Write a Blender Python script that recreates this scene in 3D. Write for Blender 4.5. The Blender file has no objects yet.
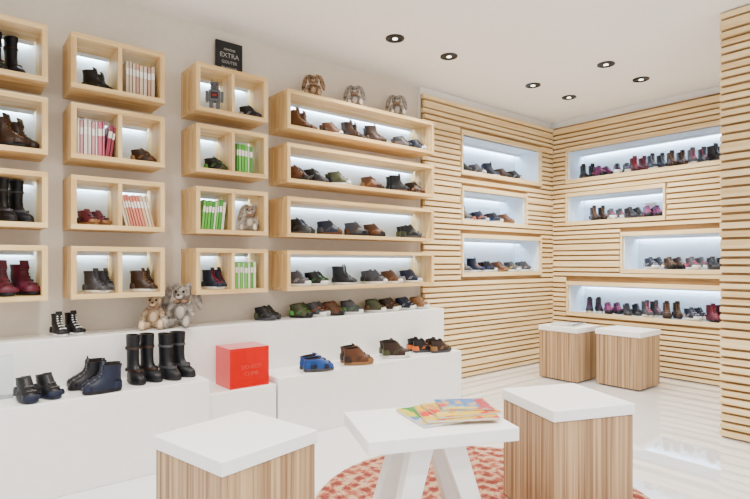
import bpy, math, random
from mathutils import Matrix, Vector
random.seed(7)
F=531.0; H=1.10; CA=math.cos(math.radians(51)); SA=math.sin(math.radians(51))
ZC=2.67
def q(px):
    s=(px-375)/F
    return (CA+SA*s)/(SA-CA*s)
def XP(px,Y): return Y*q(px)
def YP(px,X): return X/q(px)

# ---------------------------------------------------------------- materials
def newmat(name):
    m=bpy.data.materials.new(name); m.use_nodes=True
    nt=m.node_tree; b=nt.nodes['Principled BSDF']
    return m,nt,b
def mat(name,c,rough=.5,metal=0,emit=None,es=0,trans=0,spec=.5):
    m,nt,b=newmat(name)
    b.inputs['Base Color'].default_value=(*c,1); b.inputs['Roughness'].default_value=rough
    b.inputs['Metallic'].default_value=metal; b.inputs['Specular IOR Level'].default_value=spec
    if emit: b.inputs['Emission Color'].default_value=(*emit,1); b.inputs['Emission Strength'].default_value=es
    if trans: b.inputs['Transmission Weight'].default_value=trans
    # subtle procedural variation
    if not emit and not trans:
        tc=nt.nodes.new('ShaderNodeTexCoord'); n=nt.nodes.new('ShaderNodeTexNoise'); n.inputs['Scale'].default_value=25
        mx=nt.nodes.new('ShaderNodeMix'); mx.data_type='RGBA'
        mx.inputs[6].default_value=(*[x*.95 for x in c],1); mx.inputs[7].default_value=(*[min(1,x*1.04) for x in c],1)
        nt.links.new(tc.outputs['Object'],n.inputs['Vector']); nt.links.new(n.outputs[0],mx.inputs[0]); nt.links.new(mx.outputs[2],b.inputs['Base Color'])
    return m
def wood(name,c1,c2,sc,rough=.5,p1=.35,p2=.65,dist=.6):
    m,nt,b=newmat(name)
    tc=nt.nodes.new('ShaderNodeTexCoord'); mp=nt.nodes.new('ShaderNodeMapping'); mp.inputs['Scale'].default_value=sc
    n=nt.nodes.new('ShaderNodeTexNoise'); n.inputs['Scale'].default_value=1; n.inputs['Detail'].default_value=5
    n.inputs['Distortion'].default_value=dist
    r=nt.nodes.new('ShaderNodeValToRGB')
    r.color_ramp.elements[0].position=p1; r.color_ramp.elements[0].color=(*c1,1)
    r.color_ramp.elements[1].position=p2; r.color_ramp.elements[1].color=(*c2,1)
    nt.links.new(tc.outputs['Object'],mp.inputs[0]); nt.links.new(mp.outputs[0],n.inputs['Vector'])
    nt.links.new(n.outputs[0],r.inputs[0]); nt.links.new(r.outputs[0],b.inputs['Base Color'])
    b.inputs['Roughness'].default_value=rough; b.inputs['Specular IOR Level'].default_value=.3
    return m
PINE_X=wood('pine_x',(.54,.34,.13),(.75,.54,.26),(1.6,28,28))
PINE_Z=wood('pine_z',(.54,.34,.13),(.75,.54,.26),(28,28,1.6))
SLAT_X=wood('slat_x',(.66,.46,.21),(.84,.66,.385),(1.2,30,24))
SLAT_Y=wood('slat_y',(.66,.46,.21),(.84,.66,.385),(30,1.2,24))
BACK_X=wood('slat_backing',(.22,.12,.045),(.34,.20,.08),(2,2,20))
ZEB=wood('zebrano',(.20,.11,.052),(.50,.335,.185),(80,80,.8),.45,.34,.62,.15)
WALLM=mat('wall_paint',(.64,.575,.49),.85)
WHITE=mat('white_lacquer',(.85,.84,.82),.22)
CEIL=mat('ceiling_paint',(.83,.80,.765),.9)
FLOORM=mat('floor_epoxy',(.78,.785,.79),.04,spec=1.0)
fb=FLOORM.node_tree.nodes['Principled BSDF']; fb.inputs['Coat Weight'].default_value=1; fb.inputs['Coat Roughness'].default_value=.02; fb.inputs['Coat IOR'].default_value=1.7
TOPW=mat('white_top',(.83,.83,.82),.35)
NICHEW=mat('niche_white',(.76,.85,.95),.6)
LED=mat('led',(1,1,1),.5,emit=(.66,.84,1.0),es=52)
BLACK=mat('black',(.012,.012,.014),.4,spec=.3)
BULB=mat('bulb',(1,1,1),.5,emit=(1,.93,.8),es=6)

# ---------------------------------------------------------------- mesh builder
class MB:
    def __init__(s): s.v=[];s.f=[];s.m=[];s.sm=[]
    def add(s,vs,fs,mi,M=None,smooth=False):
        o=len(s.v)
        s.v+= [tuple(M@Vector(v)) if M is not None else tuple(v) for v in vs]
        for f in fs: s.f.append([i+o for i in f]); s.m.append(mi); s.sm.append(smooth)
    def box(s,x0,x1,y0,y1,z0,z1,mi=0,M=None):
        vs=[(x0,y0,z0),(x1,y0,z0),(x1,y1,z0),(x0,y1,z0),(x0,y0,z1),(x1,y0,z1),(x1,y1,z1),(x0,y1,z1)]
        s.hexa(vs,mi,M)
    def hexa(s,vs,mi=0,M=None):
        s.add(vs,[(0,3,2,1),(4,5,6,7),(0,1,5,4),(1,2,6,5),(2,3,7,6),(3,0,4,7)],mi,M)
    def cyl(s,c,r,h,mi=0,n=24,M=None,r2=None,caps=True):
        r2=r if r2 is None else r2
        vs=[(c[0]+r*math.cos(2*math.pi*i/n),c[1]+r*math.sin(2*math.pi*i/n),c[2]) for i in range(n)]
        vs+=[(c[0]+r2*math.cos(2*math.pi*i/n),c[1]+r2*math.sin(2*math.pi*i/n),c[2]+h) for i in range(n)]
        s.add(vs,[(i,(i+1)%n,(i+1)%n+n,i+n) for i in range(n)],mi,M,True)
        if caps: s.add(vs,[tuple(range(n))[::-1],tuple(range(n,2*n))],mi,M)
    def ell(s,c,r,mi=0,rot=None,M=None,nu=14,nv=9):
        R=rot.to_matrix().to_4x4() if rot else Matrix.Identity(4)
        T=Matrix.Translation(c)@R
        if M is not None: T=M@T
        vs=[(0,0,-r[2])]
        for j in range(1,nv):
            p=math.pi*j/nv-math.pi/2
            for i in range(nu):
                a=2*math.pi*i/nu; vs.append((r[0]*math.cos(p)*math.cos(a),r[1]*math.cos(p)*math.sin(a),r[2]*math.sin(p)))
        vs.append((0,0,r[2])); fs=[]
        for i in range(nu): fs.append((0,1+(i+1)%nu,1+i))
        for j in range(nv-2):
            for i in range(nu):
                a=1+j*nu+i;b=1+j*nu+(i+1)%nu; fs.append((a,b,b+nu,a+nu))
        t=len(vs)-1
        for i in range(nu): fs.append((1+(nv-2)*nu+i,1+(nv-2)*nu+(i+1)%nu,t))
        s.add(vs,fs,mi,T,True)
    def build(s,name,mats,loc=(0,0,0),rz=0,parent=None,bevel=0):
        me=bpy.data.meshes.new(name); me.from_pydata(s.v,[],s.f)
        for m in mats: me.materials.append(m)
        for p,mi,sm in zip(me.polygons,s.m,s.sm): p.material_index=mi; p.use_smooth=sm
        me.update()
        ob=bpy.data.objects.new(name,me); bpy.context.scene.collection.objects.link(ob)
        ob.location=loc; ob.rotation_euler=(0,0,math.radians(rz))
        if parent: ob.parent=parent
        if bevel:
            b=ob.modifiers.new('bevel','BEVEL'); b.width=bevel; b.segments=2; b.limit_method='ANGLE'
        return ob

# ---------------------------------------------------------------- shell
YW=3.47; YF=3.20; YS=3.38; XE=3.30; XR=5.31
XC=3.79; YC=1.23
m=MB(); m.box(-2.2,6.0,-1.6,4.1,-.1,0); m.build('floor',[FLOORM])
m=MB(); m.box(-2.2,6.0,-1.6,4.1,ZC,ZC+.1); m.build('ceiling',[CEIL])
m=MB(); m.box(-2.2,XE,YW,YW+.63,0,ZC); m.build('wall_left',[WALLM])

def slatwall(name,axis,plane,u0,u1,z1,niches,slatm,jit):
    """axis 'x': runs along X, plane at Y ; axis 'y': runs along Y, plane at X"""
    def bx(mb,a,b,d0,d1,z0,zz,mi):
        if axis=='x': mb.box(a,b,plane+d0,plane+d1,z0,zz,mi)
        else: mb.box(plane+d0,plane+d1,a,b,z0,zz,mi)
    m=MB()
    us=sorted({u0,u1}|{n[0] for n in niches}|{n[1] for n in niches})
    zs=sorted({0,z1}|{n[2] for n in niches}|{n[3] for n in niches})
    for i in range(len(us)-1):
        for j in range(len(zs)-1):
            uc=(us[i]+us[i+1])/2; zc=(zs[j]+zs[j+1])/2
            if not any(n[0]<uc<n[1] and n[2]<zc<n[3] for n in niches):
                bx(m,us[i],us[i+1],.022,.05,zs[j],zs[j+1],0)
    # slats
    z=.012
    k=0
    while z<z1-.03:
        k+=1
        h=random.choice([.030,.033,.036]) if random.random()>.1 else .055
        segs=[(u0,u1)]
        for n in niches:
            if z+h>n[2]-.045 and z<n[3]+.045:
                ns=[]
                for a,b in segs:
                    if n[0]-.03>a: ns.append((a,min(b,n[0]-.03-random.choice([0,0,.01]))))
                    if n[1]+.03<b: ns.append((max(a,n[1]+.03),b))
                    if n[1]+.03<=a or n[0]-.03>=b: ns.append((a,b))
                segs=list({s for s in ns if s[1]-s[0]>.01})
        for a,b in segs:
            if a==u0: a=u0-jit*(k%2)
            bx(m,a,b,-.006 if k%3 else 0,.021,z,min(z+h,z1),1)
        z+=h+.0175
    # niche liner + frame
    for n in niches:
        a,b,c,d=n[:4]; D=.32
        bx(m,a,b,D,D+.02,c,d,2)
        bx(m,a-.0,a+.012,.02,D,c,d,2); bx(m,b-.012,b,.02,D,c,d,2)
        bx(m,a,b,.02,D,c-.012,c,2); bx(m,a,b,.02,D,d,d+.012,2)
        bx(m,a-.02,b+.02,-.012,.022,c-.04,c,1); bx(m,a-.02,b+.02,-.012,.022,d,d+.04,1)
        bx(m,a-.02,a,-.012,.022,c,d,1); bx(m,b,b+.02,-.012,.022,c,d,1)
        bx(m,a+.03,b-.03,D-.035,D-.02,d-.008,d-.001,3); bx(m,a+.012,b-.012,D-.062,D-.056,d-.026,d,2)
    return m.build(name,[BACK_X,slatm,NICHEW,LED])
NM=[(3.80,5.06,1.97,2.31),(3.81,4.80,1.50,1.78),(3.81,5.06,1.0,1.33)]
NR=[(1.45,3.20,2.0,2.31),(2.2,3.20,1.54,1.81),(1.45,2.59,1.03,1.36),(1.45,3.19,.56,.85)]
w1=slatwall('wall_back','x',YS,XE,XR,2.60,NM,SLAT_X,.02)
w2=slatwall('wall_right','y',XR,YC,YS,2.60,NR,SLAT_Y,0)
w3=slatwall('wall_column','y',XC,-.2,YC,2.66,[],SLAT_Y,0)
m=MB(); m.box(XC+.05,XR-.05,-.2,YC,0,ZC); c=m.build('column_core',[WHITE],parent=w3)
m=MB(); m.box(XE,6.0,YS+.345,4.1,0,ZC); m.box(XE,XE+.04,YS+.05,YS+.345,0,ZC); m.box(XE+.04,XR+.345,YS+.05,YS+.345,2.60,ZC); m.build('wall_back_core',[WHITE],parent=w1)
m=MB(); m.box(XR+.345,6.0,-.2,YS+.34,0,ZC); m.box(XR+.05,XR+.345,YC-.0,YS+.05,2.60,ZC); m.build('wall_right_core',[WHITE],parent=w2)

# ---------------------------------------------------------------- benches
m=MB()
m.box(-2.0,3.36,3.20,YW-.002,0,.70)
m.build('display_bench',[WHITE],bevel=.004)
def lowb(name,x0,x1,y0,z):
    m=MB(); m.box(x0,x1,y0,3.198,0,z); return m.build(name,[WHITE],bevel=.004)
xa=XP(208,2.88); xb=XP(285,2.90)
lowb('display_plinth',-2.0,xa,2.86,.45)
lowb('display_plinth',xa+.01,xb-.06,2.90,.355)
lowb('display_plinth',xb-.045,3.25,2.90,.385)

# ---------------------------------------------------------------- shelves
T=.026
def shelf(name,x0,x1,z0,z1,divs):
    m=MB(); yf=YF; yb=YW-.002
    m.box(x0,x1,yf,yb,z0,z0+T,0); m.box(x0,x1,yf,yb,z1-T,z1,0)
    m.box(x0,x0+T,yf,yb,z0+T,z1-T,1); m.box(x1-T,x1,yf,yb,z0+T,z1-T,1)
    for d in divs: m.box(d-T*.4,d+T*.4,yf+.004,yb,z0+T,z1-T,1)
    m.box(x0+T,x1-T,yb-.008,yb-.001,z0+T,z1-T,2)
    ed=[x0+T]+list(divs)+[x1-T]
    for a,b in zip(ed[:-1],ed[1:]):
        m.box(a+.025,b-.025,yb-.030,yb-.018,z1-T-.007,z1-T-.0005,3)
        m.box(a+.012,b-.012,yb-.050,yb-.045,z1-T-.022,z1-T,2)
    return m.build(name,[PINE_X,PINE_Z,NICHEW,LED])
ROWS=[(2.03,2.325),(1.655,1.95),(1.277,1.565),(.90,1.185)]
COL=[(-.07,.414),(.52,1.004),(1.19,1.673)]
for z0,z1 in ROWS:
    for a,b in COL: shelf('cubby_shelf',a,b,z0,z1,[(a+b)/2])
for z0,z1 in [(2.02,2.29),(1.65,1.92),(1.275,1.55),(.90,1.18)]:
    shelf('long_shelf',1.82,3.24,z0,z1,[])

# ---------------------------------------------------------------- shoes
def hwf(u,p): 
    return (max(0,4*u*(1-u)))**p
def ring(xh,xt,w,z,n=11,ball=True,p=.38,tilt=0):
    pts=[]
    for k in range(n+1):
        a=math.pi*k/n; u=.5-.5*math.cos(a)
        f=hwf(u,p)
        if ball: f*=.80+.20*math.exp(-((u-.68)/.22)**2)
        pts.append((xh+(xt-xh)*u,w*.5*f))
    return [(x,-y,z+tilt*(x-xh)) for x,y in pts]+[(x,y,z+tilt*(x-xh)) for x,y in pts[-2:0:-1]]
def loft(mb,rings,mi,M,cap0=False,cap1=False):
    n=len(rings[0]); vs=[v for r in rings for v in r]; fs=[]
    for j in range(len(rings)-1):
        for i in range(n):
            a=j*n+i;b=j*n+(i+1)%n; fs.append((a,b,b+n,a+n))
    mb.add(vs,fs,mi,M,True)
    if cap0: mb.add(rings[0],[tuple(range(n))[::-1]],mi,M)
    if cap1: mb.add(rings[-1],[tuple(range(n))],mi,M)
def shoe(mb,M,kind='low',L=.17,W=.066,mi=(0,1,2,3)):
    """mi: upper, sole, lining, accent"""
    U,S,I,A=mi
    g=L/.17; G=lambda z:z*g
    sh=.017 if kind!='tall' else .014
    loft(mb,[ring(.02*L,.96*L,W*.93,0),ring(0,1.0*L,W*1.04,G(.005)),ring(-.005*L,1.005*L,W*1.06,G(sh-.003)),ring(.004*L,.995*L,W*1.02,G(sh))],S,M,True,True)
    lay=[(sh,.01,.985,1.0),(.026,.0,.985,1.01),(.036,.005,.955,.98),(.046,.015,.87,.91),(.055,.02,.77,.85),(.064,.022,.68,.80),(.074,.02,.60,.76)]
    if kind=='low': top=[(.083,.0,.55,.74),(.088,-.005,.53,.76)]
    elif kind=='sandal': top=[(.068,.0,.56,.74)]; lay=lay[:-1]
    elif kind=='ankle': top=[(.09,.02,.55,.73),(.105,.02,.53,.72),(.122,-.005,.53,.75),(.128,-.01,.525,.77)]
    elif kind=='tall': top=[(.09,.02,.53,.72),(.12,.02,.50,.72),(.17,.0,.51,.76),(.21,-.02,.53,.80),(.235,-.03,.54,.82)]
    lay=lay+top
    def rr(z,a,b,w): 
        tilt=.10 if (kind in('low','sandal') and z>.07) else 0
        return ring(a*L,b*L,W*w,G(z),ball=(z<.06),p=.38 if z<.05 else .45,tilt=tilt)
    rs=[rr(*l) for l in lay]
    loft(mb,rs,U,M)
    z,a,b,w=lay[-1]; ti=.10 if kind in('low','sandal') else 0
    r_in=ring((a+.035)*L,(b-.035)*L,W*(w-.16),G(z)+.001,ball=False,p=.45,tilt=ti)
    loft(mb,[rs[-1],r_in],U if kind=='tall' else I,M)
    loft(mb,[r_in,ring((a+.05)*L,(b-.05)*L,W*(w-.22),G(z)-.03*g,ball=False,p=.45)],I,M,False,True)
    def frontx(zz):
        for (z0,_,b0,w0),(z1,_,b1,w1) in zip(lay[:-1],lay[1:]):
            if G(z0)<=zz<=G(z1): f=(zz-G(z0))/(G(z1)-G(z0)+1e-9); return (b0+(b1-b0)*f)*L,(w0+(w1-w0)*f)
        return lay[-1][2]*L,lay[-1][3]
    if kind in('low','ankle','sandal'):
        zt=G(lay[-1][0])
        Tt=M@Matrix.Translation((lay[-1][2]*L-.008,0,zt))@Matrix.Rotation(math.radians(-14 if kind=='ankle' else -28),4,'Y')
        mb.box(-.003*g,.003*g,-W*.24,W*.24,-.02*g,.018*g,U,Tt)
        nl=3 if kind!='ankle' else 6
        for k in range(nl):
            t=k/(nl-1); zz=G(.047+t*(.030 if kind!='ankle' else .070))
            xx,ww=frontx(zz)
            ang=38 if zz<G(.075) else 80
            T2=M@Matrix.Translation((xx-.004*g,0,zz))@Matrix.Rotation(math.radians(ang),4,'Y')
            th=.006 if kind!='ankle' else .0035
            mb.box(-.004*g,.003*g,-W*.28*ww,W*.28*ww,-.003*g,(th-.001)*g,A,T2)
    if kind in('low','ankle'):
        loft(mb,[ring(-.006*L,.30*L,W*.90,G(sh),ball=False),ring(-.004*L,.27*L,W*.90,G(.034),ball=False),ring(.005*L,.22*L,W*.82,G(.050),ball=False)],A if kind=='low' else U,M)
        loft(mb,[ring(.72*L,1.0*L,W*1.0,G(sh),ball=False),ring(.73*L,1.0*L,W*.99,G(.027),ball=False),ring(.76*L,.965*L,W*.90,G(.036),ball=False)],S if kind=='low' else U,M)
    if kind=='low':
        for sgn in(-1,1):
            for dx_,an in((.42,-50),(.50,-50)):
                T2=M@Matrix.Translation((dx_*L,sgn*W*.425,.040*g))@Matrix.Rotation(math.radians(sgn*9),4,'X')@Matrix.Rotation(math.radians(an),4,'Y')
                mb.box(-.015*g,.015*g,-.002*g,.003*g,-.0022*g,.0022*g,A,T2)
    if kind=='sandal':
        for zz,l0,l1 in((.028,.60,.80),(.030,.2,.42)):
            loft(mb,[ring(l0*L,l1*L,W*1.06,G(.018),ball=False,p=.2),ring(l0*L,l1*L,W*1.03,G(.04),ball=False,p=.2)],A,M)
    if kind=='tall':
        for zz,b_ in((.058,.78),(.165,.545)):
            loft(mb,[ring(-.012*L,b_*L,W*.86,G(zz),ball=False,p=.45),ring(-.012*L,(b_-.02)*L,W*.86,G(zz+.012),ball=False,p=.45)],A,M)
            T2=M@Matrix.Translation((.25*L,-W*.44,G(zz+.006))); mb.box(-.007,.007,-.004,.002,-.008,.008,A,T2)
PAL={'blk':(.006,.006,.008),'navy':(.007,.011,.028),'brn':(.085,.032,.012),'dbrn':(.026,.012,.007),'tan':(.22,.105,.038),'gry':(.045,.045,.052),
 'olv':(.045,.052,.02),'blu':(.008,.045,.20),'grn':(.05,.20,.03),'red':(.34,.008,.012),'prp':(.09,.018,.09),'pnk':(.45,.06,.15),'wht':(.68,.68,.66),'mar':(.075,.007,.018),'org':(.50,.11,.012),'yel':(.6,.40,.03),'slv':(.28,.28,.31)}
MC={k:mat('leather_'+k,v,.42,spec=.28) for k,v in PAL.items()}
MC['lin']=mat('lining',(.02,.016,.014),.9,spec=.1)
KN={'low':'sneaker_pair','ankle':'ankle_boot_pair','tall':'tall_boot_pair','sandal':'sandal_pair'}
def pair(X,Y,Z,kind='low',up='blk',so='wht',ac='gry',ang=-60,sc=1.0,gap=.085,skew=8,dx=.0):
    mb=MB(); L=.17*sc; W=.072*sc
    for i in(-1,1):
        M=Matrix.Rotation(math.radians(i*skew*.5),4,'Z')@Matrix.Translation((-L/2+dx*i,i*gap*sc/2,0))
        shoe(mb,M,kind,L,W)
    return mb.build(KN[kind],[MC[up],MC[so],MC['lin'],MC[ac]],(X,Y,Z+.001),ang)
def P(px,Y,Z,*a,**k): return pair(XP(px,Y),Y,Z,*a,**k)

YM=3.325
r1,r2,r3,r4=[r[0]+T for r in ROWS]
# column A
P(7,3.32,r1,'tall','blk','blk','dbrn',-70,.93); P(15,3.32,r2,'ankle','dbrn','blk','brn',-40,1.2); P(14,3.33,r3,'tall','blk','blk','gry',-60,.96)
P(14,3.32,r4,'ankle','mar','blk','dbrn',-70,1.25)
# B
P(100,YM,r1,'ankle','blk','gry','gry',-40,.9); P(146,YM,r2,'low','dbrn','brn','tan',-35,.85); P(94,YM,r3,'low','mar','tan','dbrn',-60,.88)
P(102,YM,r4,'ankle','gry','wht','navy',-50,.95); P(147,YM,r4,'ankle','dbrn','wht','tan',-35,.95)
# C
P(252,YM,r1,'low','blk','gry','slv',-35,.9); P(218,YM,r2,'low','blk','olv','grn',-40,.9); P(217,YM,r4,'ankle','navy','wht','red',-55,.95)
# D
dz=[2.02+T,1.65+T,1.275+T,.90+T]
def line(z,items):
    for px,k,u,s,a,an,sc in items: P(px,YM,z,k,u,s,a,an,sc)
line(dz[0],[(302,'ankle','brn','dbrn','tan',-62,1.1),(331,'low','brn','wht','dbrn',-15,.95),(354,'ankle','dbrn','blk','brn',-60,1.05),(375,'ankle','dbrn','blk','brn',-30,1.05),(402,'low','gry','blk','brn',-30,1.0),(418,'low','navy','wht','gry',-50,1.0)])
line(dz[1],[(299,'low','brn','blk','dbrn',-50,1.1),(316,'low','blk','gry','slv',-50,1.05),(338,'low','olv','wht','blk',-20,1.05),(373,'low','brn','dbrn','tan',-50,1.05),(398,'ankle','blk','brn','gry',-20,1.05),(416,'low','dbrn','brn','tan',-50,1.05)])
line(dz[2],[(301,'low','blk','gry','gry',-50,1.1),(330,'low','navy','brn','gry',-30,1.1),(357,'low','gry','blk','brn',-40,1.1),(375,'low','brn','blk','tan',-40,1.05),(409,'low','blk','gry','olv',-20,1.1)])
line(dz[3],[(299,'low','gry','wht','slv',-35,1.1),(318,'low','blk','wht','grn',-50,1.05),(345,'ankle','blk','wht','gry',-45,1.08),(374,'low','gry','wht','blk',-15,1.1),(392,'low','brn','wht','tan',-35,1.05),(411,'low','navy','wht','slv',-35,1.1)])
# upper bench
yb=3.33
P(67,3.315,.70,'ankle','blk','wht','wht',-75,.9)
P(268,yb,.70,'low','blk','gry','olv',-50,.95)
for px,u,s,a,an in [(303,'olv','blk','grn',-45),(318,'gry','wht','org',-55),(334,'brn','blk','olv',-40),(352,'gry','wht','grn',-30),(376,'olv','wht','brn',-40),(390,'dbrn','wht','tan',-55),(406,'navy','wht','slv',-50),(420,'tan','wht','brn',-50)]:
    P(px,yb,.70,'low',u,s,a,an,1.02)
# lower left bench
P(38,2.965,.45,'low','blk','navy','gry',-75,1.1)
P(86,3.095,.45,'ankle','blk','blk','gry',174,1.05,gap=.076)
P(101,2.945,.45,'ankle','navy','blk','gry',174,1.05,gap=.07)
P(144,3.03,.45,'tall','blk','blk','dbrn',-80,1.08,gap=.078)
P(177,3.03,.45,'tall','blk','blk','gry',-70,1.06,gap=.085)
# lower right bench
P(317,2.99,.385,'sandal','blu','gry','navy',-15,1.22); P(357,3.0,.385,'low','brn','tan','dbrn',-20,1.25); P(395,3.03,.385,'low','dbrn','wht','olv',-25,1.25); P(420,3.085,.385,'low','blk','gry','org',-10,1.05); P(438,2.985,.385,'low','dbrn','gry','tan',-10,1.05)

# niche shoe rows
def row(axis,plane,u0,u1,z,cols,step,kinds=('low','low','ankle'),sc=1.05,gaps=()):
    mb=MB(); names=list(dict.fromkeys([c for t in cols for c in t]))
    mats=[MC[n] for n in names]+[MC['lin']]
    u=u0+.10; k=0
    while u<u1-.06:
        c=cols[k%len(cols)]; kind=random.choice(kinds); L=.17*sc
        an=random.uniform(-60,-30) if axis=='x' else random.uniform(-150,-115)
        base=(u,plane+.12) if axis=='x' else (plane+.12,u)
        if not any(g0<u<g1 for g0,g1 in gaps):
            for i in(-1,1):
                M=Matrix.Translation((base[0],base[1],z+.001))@Matrix.Rotation(math.radians(an+i*3),4,'Z')@Matrix.Translation((-L/2,i*.041*sc,0))
                shoe(mb,M,kind,L,.070*sc,(names.index(c[0]),names.index(c[1]),len(mats)-1,names.index(c[2])))
        u+=step*random.uniform(.95,1.12); k+=1
    return mb.build('row_of_shoes',mats)
DARK=[('blk','gry','gry'),('gry','wht','slv'),('navy','wht','blk'),('dbrn','blk','brn'),('blk','wht','slv')]
COLR=[('gry','wht','slv'),('navy','wht','org'),('blk','wht','blu'),('brn','tan','dbrn'),('gry','wht','yel')]
PINK=[('prp','blk','pnk'),('blk','gry','gry'),('gry','wht','pnk'),('dbrn','blk','tan'),('navy','wht','slv'),('mar','blk','red'),('blk','wht','prp')]
row('x',YS,3.84,5.02,1.971,DARK,.20); row('x',YS,3.85,4.76,1.501,COLR,.21); row('x',YS,3.85,5.02,1.001,COLR,.19)
row('y',XR,1.48,3.15,2.001,PINK,.18,('low','ankle','ankle'),1.15); row('y',XR,2.25,3.15,1.541,PINK,.18,sc=1.12); row('y',XR,1.48,2.56,1.031,PINK,.18,sc=1.12); row('y',XR,1.48,3.1,.561,PINK[::-1],.19,('low','ankle'),1.12)
mb=MB(); mb.box(-.004,.004,-.055,.055,0,.16); mb.box(-.012,.012,-.055,.055,0,.008); mb.box(-.0055,-.0041,-.04,.04,.06,.10,1)
mb.build('shelf_sign_card',[TOPW,BLACK],(XR+.255,2.42,1.5415),0)

# ---------------------------------------------------------------- books
def books(x0,x1,y,z,h,cols,lean=0,d=.16):
    mb=MB(); mats=[mat('book_cover_%d'%i,c,.5) for i,c in enumerate(cols)]+[mat('paper',(.80,.77,.70),.8)]
    x=x0; pi=len(cols)
    while x<x1-.008:
        t=random.uniform(.012,.022); hh=h*random.uniform(.93,1.0); i=random.randrange(len(cols))
        M=Matrix.Translation((x,y,z))@Matrix.Rotation(math.radians(lean),4,'Y')
        e=t*math.sin(math.radians(abs(lean)))
        M=Matrix.Translation((0,0,e if lean>0 else 0))@M
        mb.box(0,.0015,0,d,0,hh,i,M); mb.box(t-.0025,t-.001,0,d,0,hh,i,M); mb.box(0,t-.001,0,.002,0,hh,i,M)
        mb.box(.0016,t-.0026,.0022,d-.003,.002,hh-.003,pi,M)
        mb.box(.0016,t-.0025,-.0006,0,hh*.6,hh*.8,pi,M)
        x+=t+.0008
    return mb.build('row_of_books',mats)
PKW=[(.62,.52,.48),(.50,.11,.17),(.66,.60,.56),(.56,.27,.28)]
GRW=[(.08,.36,.03),(.12,.45,.06),(.58,.70,.48),(.05,.27,.03)]
books(.80,.965,3.24,r1,.19,[(.60,.46,.32),(.50,.28,.20),(.60,.48,.36)])
books(.555,.69,3.24,r2,.2,PKW); books(.80,.955,3.24,r3,.19,[(.62,.18,.12),(.68,.60,.50),(.64,.38,.2)],-14)
books(1.47,1.57,3.24,r2,.19,GRW); books(1.235,1.38,3.24,r3,.19,GRW,6); books(1.46,1.60,3.24,r4,.18,GRW)
books(.692,.727,3.25,r2,.19,[(.24,.02,.05)],8)

# ---------------------------------------------------------------- plush toys
def plush(name,x,y,z,s,rz,col,col2,ears='floppy'):
    mb=MB(); from mathutils import Euler
    e=lambda *a:Euler([math.radians(v) for v in a])
    mb.ell((0,0,.058),(.042,.038,.058)); mb.ell((0,-.008,.145),(.038,.037,.036)); mb.ell((0,-.042,.135),(.019,.018,.015))
    for sx in(-1,1):
        mb.ell((sx*.032,-.058,.020),(.017,.048,.018),rot=e(0,0,sx*14)); mb.ell((sx*.045,-.102,.028),(.018,.013,.028))
        mb.ell((sx*.043,-.026,.080),(.013,.016,.040),rot=e(-35,sx*-18,0)); mb.ell((sx*.050,-.050,.052),(.014,.015,.014))
        if ears=='floppy': 
            mb.ell((sx*.034,-.002,.176),(.022,.013,.014),rot=e(0,sx*25,0)); mb.ell((sx*.064,-.006,.128),(.017,.009,.060),rot=e(0,sx*-16,0))
        elif ears=='up': mb.ell((sx*.022,0,.205),(.015,.009,.048),rot=e(0,sx*14,0))
    mb.ell((0,.036,.030),(.015,.013,.015))
    m,nt,b=newmat('plush_'+name)
    tc=nt.nodes.new('ShaderNodeTexCoord'); n=nt.nodes.new('ShaderNodeTexNoise'); n.inputs['Scale'].default_value=60; n.inputs['Detail'].default_value=6
    r=nt.nodes.new('ShaderNodeValToRGB'); r.color_ramp.elements[0].position=.35; r.color_ramp.elements[0].color=(*col,1); r.color_ramp.elements[1].position=.65; r.color_ramp.elements[1].color=(*col2,1)
    nt.links.new(tc.outputs['Object'],n.inputs[0]); nt.links.new(n.outputs[0],r.inputs[0]); nt.links.new(r.outputs[0],b.inputs['Base Color']); b.inputs['Roughness'].default_value=1; b.inputs['Specular IOR Level'].default_value=.1
    ob=mb.build(name,[m],(x,y,z+.001*s),rz); ob.scale=(s,s,s)
    rm=ob.modifiers.new('r','REMESH'); rm.mode='VOXEL'; rm.voxel_size=.0028; rm.use_smooth_shade=True
    sm=ob.modifiers.new('s','SMOOTH'); sm.iterations=2
    t=bpy.data.textures.new('fur','CLOUDS'); t.noise_scale=.008
    d=ob.modifiers.new('d','DISPLACE'); d.texture=t; d.strength=.006
    mb=MB()
    for sx in(-1,1): mb.ell((sx*.016,-.043,.153),(.006,.005,.006))
    mb.ell((0,-.062,.140),(.007,.005,.005)); mb.build('eyes_and_nose',[BLACK],parent=ob)
    mb=MB()
    for sx in(-1,1): mb.ell((sx*.045,-.112,.028),(.012,.006,.019))
    mb.ell((0,-.052,.131),(.015,.011,.010)); mb.ell((0,-.034,.062),(.020,.010,.028)); mb.build('pale_patches',[mat('pale_fur',tuple(min(1,v*1.3) for v in col2),1,spec=.1)],parent=ob)
    mb=MB(); mb.cyl((0,-.004,.108),.030,.009,0,20); 
    for sx in(-1,1): mb.ell((sx*.014,-.040,.112),(.013,.005,.008))
    mb.build('neck_ribbon',[mat('ribbon',(.30,.17,.10),.6)],parent=ob)
    return ob
BR=((.10,.05,.025),(.32,.21,.13)); GY=((.13,.115,.10),(.36,.32,.28))
zt=2.29
plush('plush_bunny',XP(315,3.31),3.33,zt,1.0,-35,*BR,'floppy'); plush('plush_bunny',XP(356,3.31),3.33,zt,1.0,-35,*GY,'floppy'); plush('plush_bunny',XP(398,3.31),3.33,zt,1.06,-35,*GY,'floppy')
plush('plush_rabbit',XP(154,3.34),3.335,.70,1.12,-25,(.30,.20,.12),(.54,.41,.27),'up'); plush('plush_bunny',XP(184,3.3),3.325,.70,1.42,-35,*GY,'floppy')
plush('plush_bunny',XP(251,3.34),3.345,r3,.98,-35,(.28,.23,.19),(.52,.46,.40),'floppy')

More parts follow.
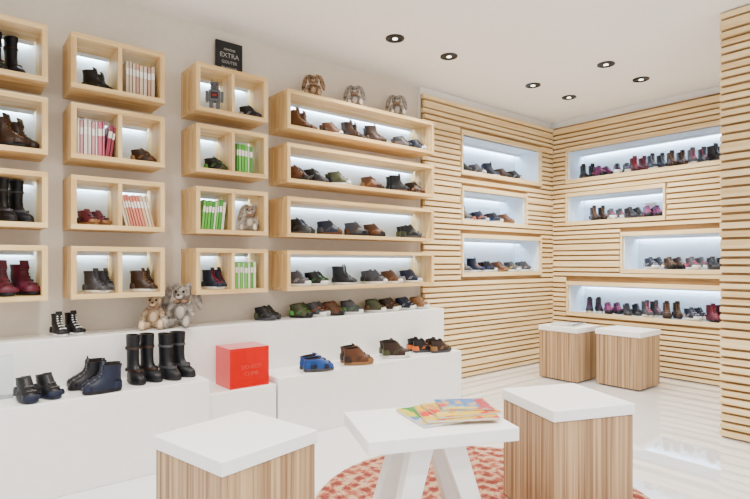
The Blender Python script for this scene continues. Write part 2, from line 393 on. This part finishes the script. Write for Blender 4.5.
# robot
mb=MB(); 
mb.box(-.03,.03,-.02,.02,.06,.125); mb.box(-.022,.022,-.018,.018,.133,.17); mb.cyl((0,0,.124),.01,.01)
for s in(-1,1):
    mb.box(s*.018-.011,s*.018+.011,-.014,.014,.012,.061); mb.box(s*.018-.014,s*.018+.014,-.03,.018,0,.014)
    mb.box(s*.04-.008,s*.04+.008,-.011,.011,.065,.12); mb.box(s*.04-.007,s*.04+.007,-.035,-.005,.055,.07)
    mb.ell((s*.010,-.019,.154),(.005,.003,.005),1); mb.cyl((s*.014,0,.17),.002,.02)
mb.box(-.02,.02,-.0225,-.0195,.075,.112,1); mb.box(-.012,.012,-.024,-.022,.09,.1,2); mb.box(-.01,.01,-.02,-.017,.14,.144,1)
ro=mb.build('toy_robot',[mat('tin',(.10,.10,.11),.4,.4),BLACK,MC['red']],(XP(214,3.3),3.29,r1+.001),-25,bevel=.002); ro.scale=(1.15,1.15,1.12)

# ---------------------------------------------------------------- signs
def text(body,size,loc,rot,m,parent,name='lettering'):
    cu=bpy.data.curves.new(name,'FONT'); cu.body=body; cu.size=size; cu.align_x='CENTER'; cu.align_y='CENTER'; cu.extrude=.0008
    ob=bpy.data.objects.new(name,cu); bpy.context.scene.collection.objects.link(ob); ob.location=loc; ob.rotation_euler=rot; ob.data.materials.append(m); ob.parent=parent
mb=MB(); mb.box(-.095,.095,-.006,.006,0,.27); sg=mb.build('chalkboard_sign',[mat('slate',(.02,.02,.021),.7,spec=.2)],(1.505,3.44,2.326),0)
tm=mat('chalk',(.36,.36,.34),.8)
for b,s,z in [('AIMONS',.022,.215),('EXTRA',.045,.175),('GOUTER',.028,.13),('des mercredis',.02,.095),('pour tous',.02,.065)]: text(b,s,(0,-.0075,z),(math.pi/2,0,0),tm,sg)
m,nt,b=newmat('red_acrylic'); b.inputs['Base Color'].default_value=(.70,.0,.004,1); b.inputs['Roughness'].default_value=.03; b.inputs['Transmission Weight'].default_value=.72
b.inputs['Emission Color'].default_value=(1,.0,.0,1); b.inputs['Emission Strength'].default_value=.16  # faint red glow painted into the acrylic; the box holds no lamp
rb=MB(); s=.125; t=.004; hh=.235
rb.box(-s,s,-.105,-.105+t,0,hh); rb.box(-s,s,.105-t,.105,0,hh); rb.box(-s,-s+t,-.105+t,.105-t,0,hh); rb.box(s-t,s,-.105+t,.105-t,0,hh); rb.box(-s+t,s-t,-.105+t,.105-t,hh-t,hh)
ro=rb.build('red_acrylic_box',[m],(XP(243,3.02),3.03,.356),-0)
pm=mat('pale_red',(.50,.03,.02),.5)
text('DO NOT',.032,(0.01,-.1062,.12),(math.pi/2,0,0),pm,ro); text('CLIMB',.032,(0.01,-.1062,.08),(math.pi/2,0,0),pm,ro)
# clear acrylic block at far left
m,nt,b=newmat('clear_acrylic'); b.inputs['Transmission Weight'].default_value=.9; b.inputs['Roughness'].default_value=.05; b.inputs['Base Color'].default_value=(.85,.93,.93,1)
mb=MB(); mb.box(-.08,.08,-.012,.012,0,.2); mb.box(-.08,.08,-.03,.03,0,.01); mb.build('acrylic_sign_holder',[m],(XP(2,2.98)-.03,3.09,.451),0)

# ---------------------------------------------------------------- stools / table
def W(r,d): return (CA*d+SA*r, SA*d-CA*r)
def stool(x,y,z,rz,s=.2):
    root=MB(); b=s-.006
    root.box(-b,b,-b,b,.01,.452,0); root.box(-b+.02,b-.02,-b+.02,b-.02,0,.01,2); root.box(-s,s,-s,s,.454,.5,1)
    return root.build('cube_stool',[ZEB,TOPW,BLACK],(x,y,z),rz,bevel=.003)
x,y=W(-.487,1.869); stool(x,y,0,12)
x,y=W(.845,2.365); stool(x,y,.005,-22,.2)
stool(4.763,2.277,0,0); stool(4.62,2.77,0,0)
m=MB(); m.box(-.285,.285,-.185,.185,.445,.495)
for sx in(-1,1):
    for sy in(-1,1):
        bx,by=sx*.19,sy*.13; tx,ty=sx*.055,sy*.08
        def q4(cx,cy,w,t,z): return [(cx-w,cy-t,z),(cx+w,cy-t,z),(cx+w,cy+t,z),(cx-w,cy+t,z)]
        m.hexa(q4(bx,by,.03,.028,0)+q4(tx,ty,.045,.03,.446))
x,y=W(.2,2.027); tb=m.build('side_table',[TOPW],(x,y,.005),-23,bevel=.004)
def magmat(name,cols,sc):
    m,nt,b=newmat(name); tc=nt.nodes.new('ShaderNodeTexCoord'); v=nt.nodes.new('ShaderNodeTexVoronoi'); v.distance='CHEBYCHEV'; v.inputs['Scale'].default_value=sc; v.inputs['Randomness'].default_value=.8
    r=nt.nodes.new('ShaderNodeValToRGB'); r.color_ramp.interpolation='CONSTANT'
    el=r.color_ramp.elements; el[0].color=(*cols[0],1); el[1].position=.45; el[1].color=(*cols[1],1)
    for i,c in enumerate(cols[2:]): e=el.new(.6+.12*i); e.color=(*c,1)
    nt.links.new(tc.outputs['Object'],v.inputs['Vector']); nt.links.new(v.outputs['Color'],r.inputs[0]); nt.links.new(r.outputs[0],b.inputs['Base Color']); b.inputs['Roughness'].default_value=.35; b.inputs['Specular IOR Level'].default_value=.2
    return m
MG1=magmat('mag_cover_green',[(.04,.22,.04),(.50,.42,.02),(.03,.14,.42),(.4,.4,.4)],17)
MG2=magmat('mag_cover_yellow',[(.58,.37,.005),(.44,.20,.08),(.52,.015,.005),(.55,.45,.18)],26)
MG3=magmat('mag_cover_blue',[(.04,.14,.34),(.42,.25,.12),(.48,.02,.01),(.15,.32,.42)],38)
MG4=magmat('mag_cover_grey',[(.5,.5,.5),(.62,.62,.6),(.3,.32,.35),(.2,.2,.2)],20)
MY=mat('mag_yellow',(.58,.38,.005),.3)
PAP=mat('mag_paper',(.60,.58,.52),.7)
def mag(x,y,z,rz,m,w=.14,h=.105,t=.008,hd='red',sp=None):
    b=MB(); b.box(-w,w,-h,h,.001,t-.001,0); b.box(-w-.001,w+.001,-h-.001,h+.001,t-.001,t,1); b.box(-w-.001,w+.001,-h-.001,h+.001,0,.001,1); b.box(-w-.001,w+.001,h,h+.0015,0,t,1)
    b.box(w*.55,w*.92,-h*.85,h*.85,t,t+.0004,2); b.box(-w*.95,w*.4,-h*.95,-h*.6,t,t+.0004,3); return b.build('magazine',[PAP,m,MC[hd],sp or MY],(x,y,z),rz)
x,y=W(.275,2.08); mag(x,y,.5005,-16,MG1,.155,.115,.012,'yel')
x,y=W(.31,2.05); mag(x,y,.5135,-30,MG2,.14,.10,.010,'yel')
x,y=W(.33,2.07); mag(x,y,.5245,-22,MG2,.125,.095,.008,'red')
x,y=W(.35,2.10); mag(x,y,.5335,-34,MG3,.10,.075,.006,'red')
mag(4.62,2.77,.5005,10,MG4,.15,.11,.014,'gry',MC['gry'])

# ---------------------------------------------------------------- rug
m,nt,b=newmat('rug_pattern')
tc=nt.nodes.new('ShaderNodeTexCoord'); v=nt.nodes.new('ShaderNodeTexVoronoi'); v.inputs['Scale'].default_value=15; v.inputs['Randomness'].default_value=.35
n=nt.nodes.new('ShaderNodeTexNoise'); n.inputs['Scale'].default_value=26; n.inputs['Detail'].default_value=4; n.inputs['Distortion'].default_value=1.5
r=nt.nodes.new('ShaderNodeValToRGB'); cr=r.color_ramp; cr.elements[0].position=.34; cr.elements[0].color=(.17,.04,.03,1); cr.elements[1].position=.66; cr.elements[1].color=(.42,.30,.19,1)
e=cr.elements.new(.45); e.color=(.29,.085,.055,1)
e=cr.elements.new(.55); e.color=(.35,.13,.085,1)
wv=nt.nodes.new('ShaderNodeTexWave'); wv.wave_type='RINGS'; wv.rings_direction='SPHERICAL'; wv.inputs['Scale'].default_value=3.4; wv.inputs['Distortion'].default_value=.3
ma=nt.nodes.new('ShaderNodeMath'); ma.operation='MULTIPLY_ADD'; ma.inputs[1].default_value=.75
nt.links.new(tc.outputs['Object'],v.inputs['Vector']); nt.links.new(tc.outputs['Object'],n.inputs['Vector']); nt.links.new(tc.outputs['Object'],wv.inputs['Vector'])
nt.links.new(v.outputs['Distance'],ma.inputs[0]); nt.links.new(n.outputs[0],ma.inputs[2])
m2=nt.nodes.new('ShaderNodeMath'); m2.operation='MULTIPLY_ADD'; m2.inputs[1].default_value=.20; nt.links.new(wv.outputs['Fac'],m2.inputs[0]); nt.links.new(ma.outputs[0],m2.inputs[2])
m3=nt.nodes.new('ShaderNodeMath'); m3.operation='SUBTRACT'; m3.inputs[1].default_value=.38; nt.links.new(m2.outputs[0],m3.inputs[0])
nt.links.new(m3.outputs[0],r.inputs[0]); nt.links.new(r.outputs[0],b.inputs['Base Color']); b.inputs['Roughness'].default_value=.95; b.inputs['Specular IOR Level'].default_value=.1
x,y=W(.5,2.385); mb=MB(); mb.cyl((0,0,0),.78,.0045,0,96); mb.build('round_rug',[m],(x,y,.0003))

# ---------------------------------------------------------------- downlights
def downlight(x,y,e):
    mb=MB(); n=28
    prof=[(.066,0),(.066,-.008),(.050,-.010),(.042,-.004)]
    for (ra,za),(rb_,zb) in zip(prof[:-1],prof[1:]):
        vs=[(ra*math.cos(2*math.pi*i/n),ra*math.sin(2*math.pi*i/n),za) for i in range(n)]+[(rb_*math.cos(2*math.pi*i/n),rb_*math.sin(2*math.pi*i/n),zb) for i in range(n)]
        mb.add(vs,[(i,(i+1)%n,(i+1)%n+n,i+n) for i in range(n)],0,None,True)
    mb.cyl((0,0,-.005),.043,.004,0,24); mb.cyl((0,0,-.007),.018,.003,1,20)
    ob=mb.build('ceiling_downlight',[BLACK,BULB],(x,y,ZC-.0005))
    l=bpy.data.lights.new('spot','SPOT'); l.energy=e; l.spot_size=math.radians(130); l.spot_blend=.9; l.shadow_soft_size=.05; l.color=(1,.95,.88)
    lo=bpy.data.objects.new('lamp',l); bpy.context.scene.collection.objects.link(lo); lo.parent=ob; lo.location=(0,0,-.03)
for px,py in [(395,38),(449,56),(533,85),(569,97),(606,64),(641,79)]:
    d=(ZC-H)*F/(262-py); r=(px-375)/F*d; x,y=W(r,d)
    downlight(x,y,115)
for x,y in [(-.4,2.3),(.5,2.2),(1.0,1.2),(-.4,.6),(2.4,.4),(1.2,0),(0,-.8),(3.0,-.6)]:  # unseen extra downlights, added out of view to brighten the room
    downlight(x,y,125)

# ---------------------------------------------------------------- world + camera
w=bpy.data.worlds.new('World'); bpy.context.scene.world=w; w.use_nodes=True
w.node_tree.nodes['Background'].inputs[0].default_value=(1,.98,.95,1); w.node_tree.nodes['Background'].inputs[1].default_value=1.9
cam=bpy.data.cameras.new('cam'); co=bpy.data.objects.new('camera',cam); bpy.context.scene.collection.objects.link(co)
cam.sensor_width=36; cam.lens=36*F/750; cam.shift_y=12.5/750; cam.clip_start=.02
co.location=(0,0,H); co.rotation_euler=(math.pi/2,0,math.radians(-39))
bpy.context.scene.camera=co
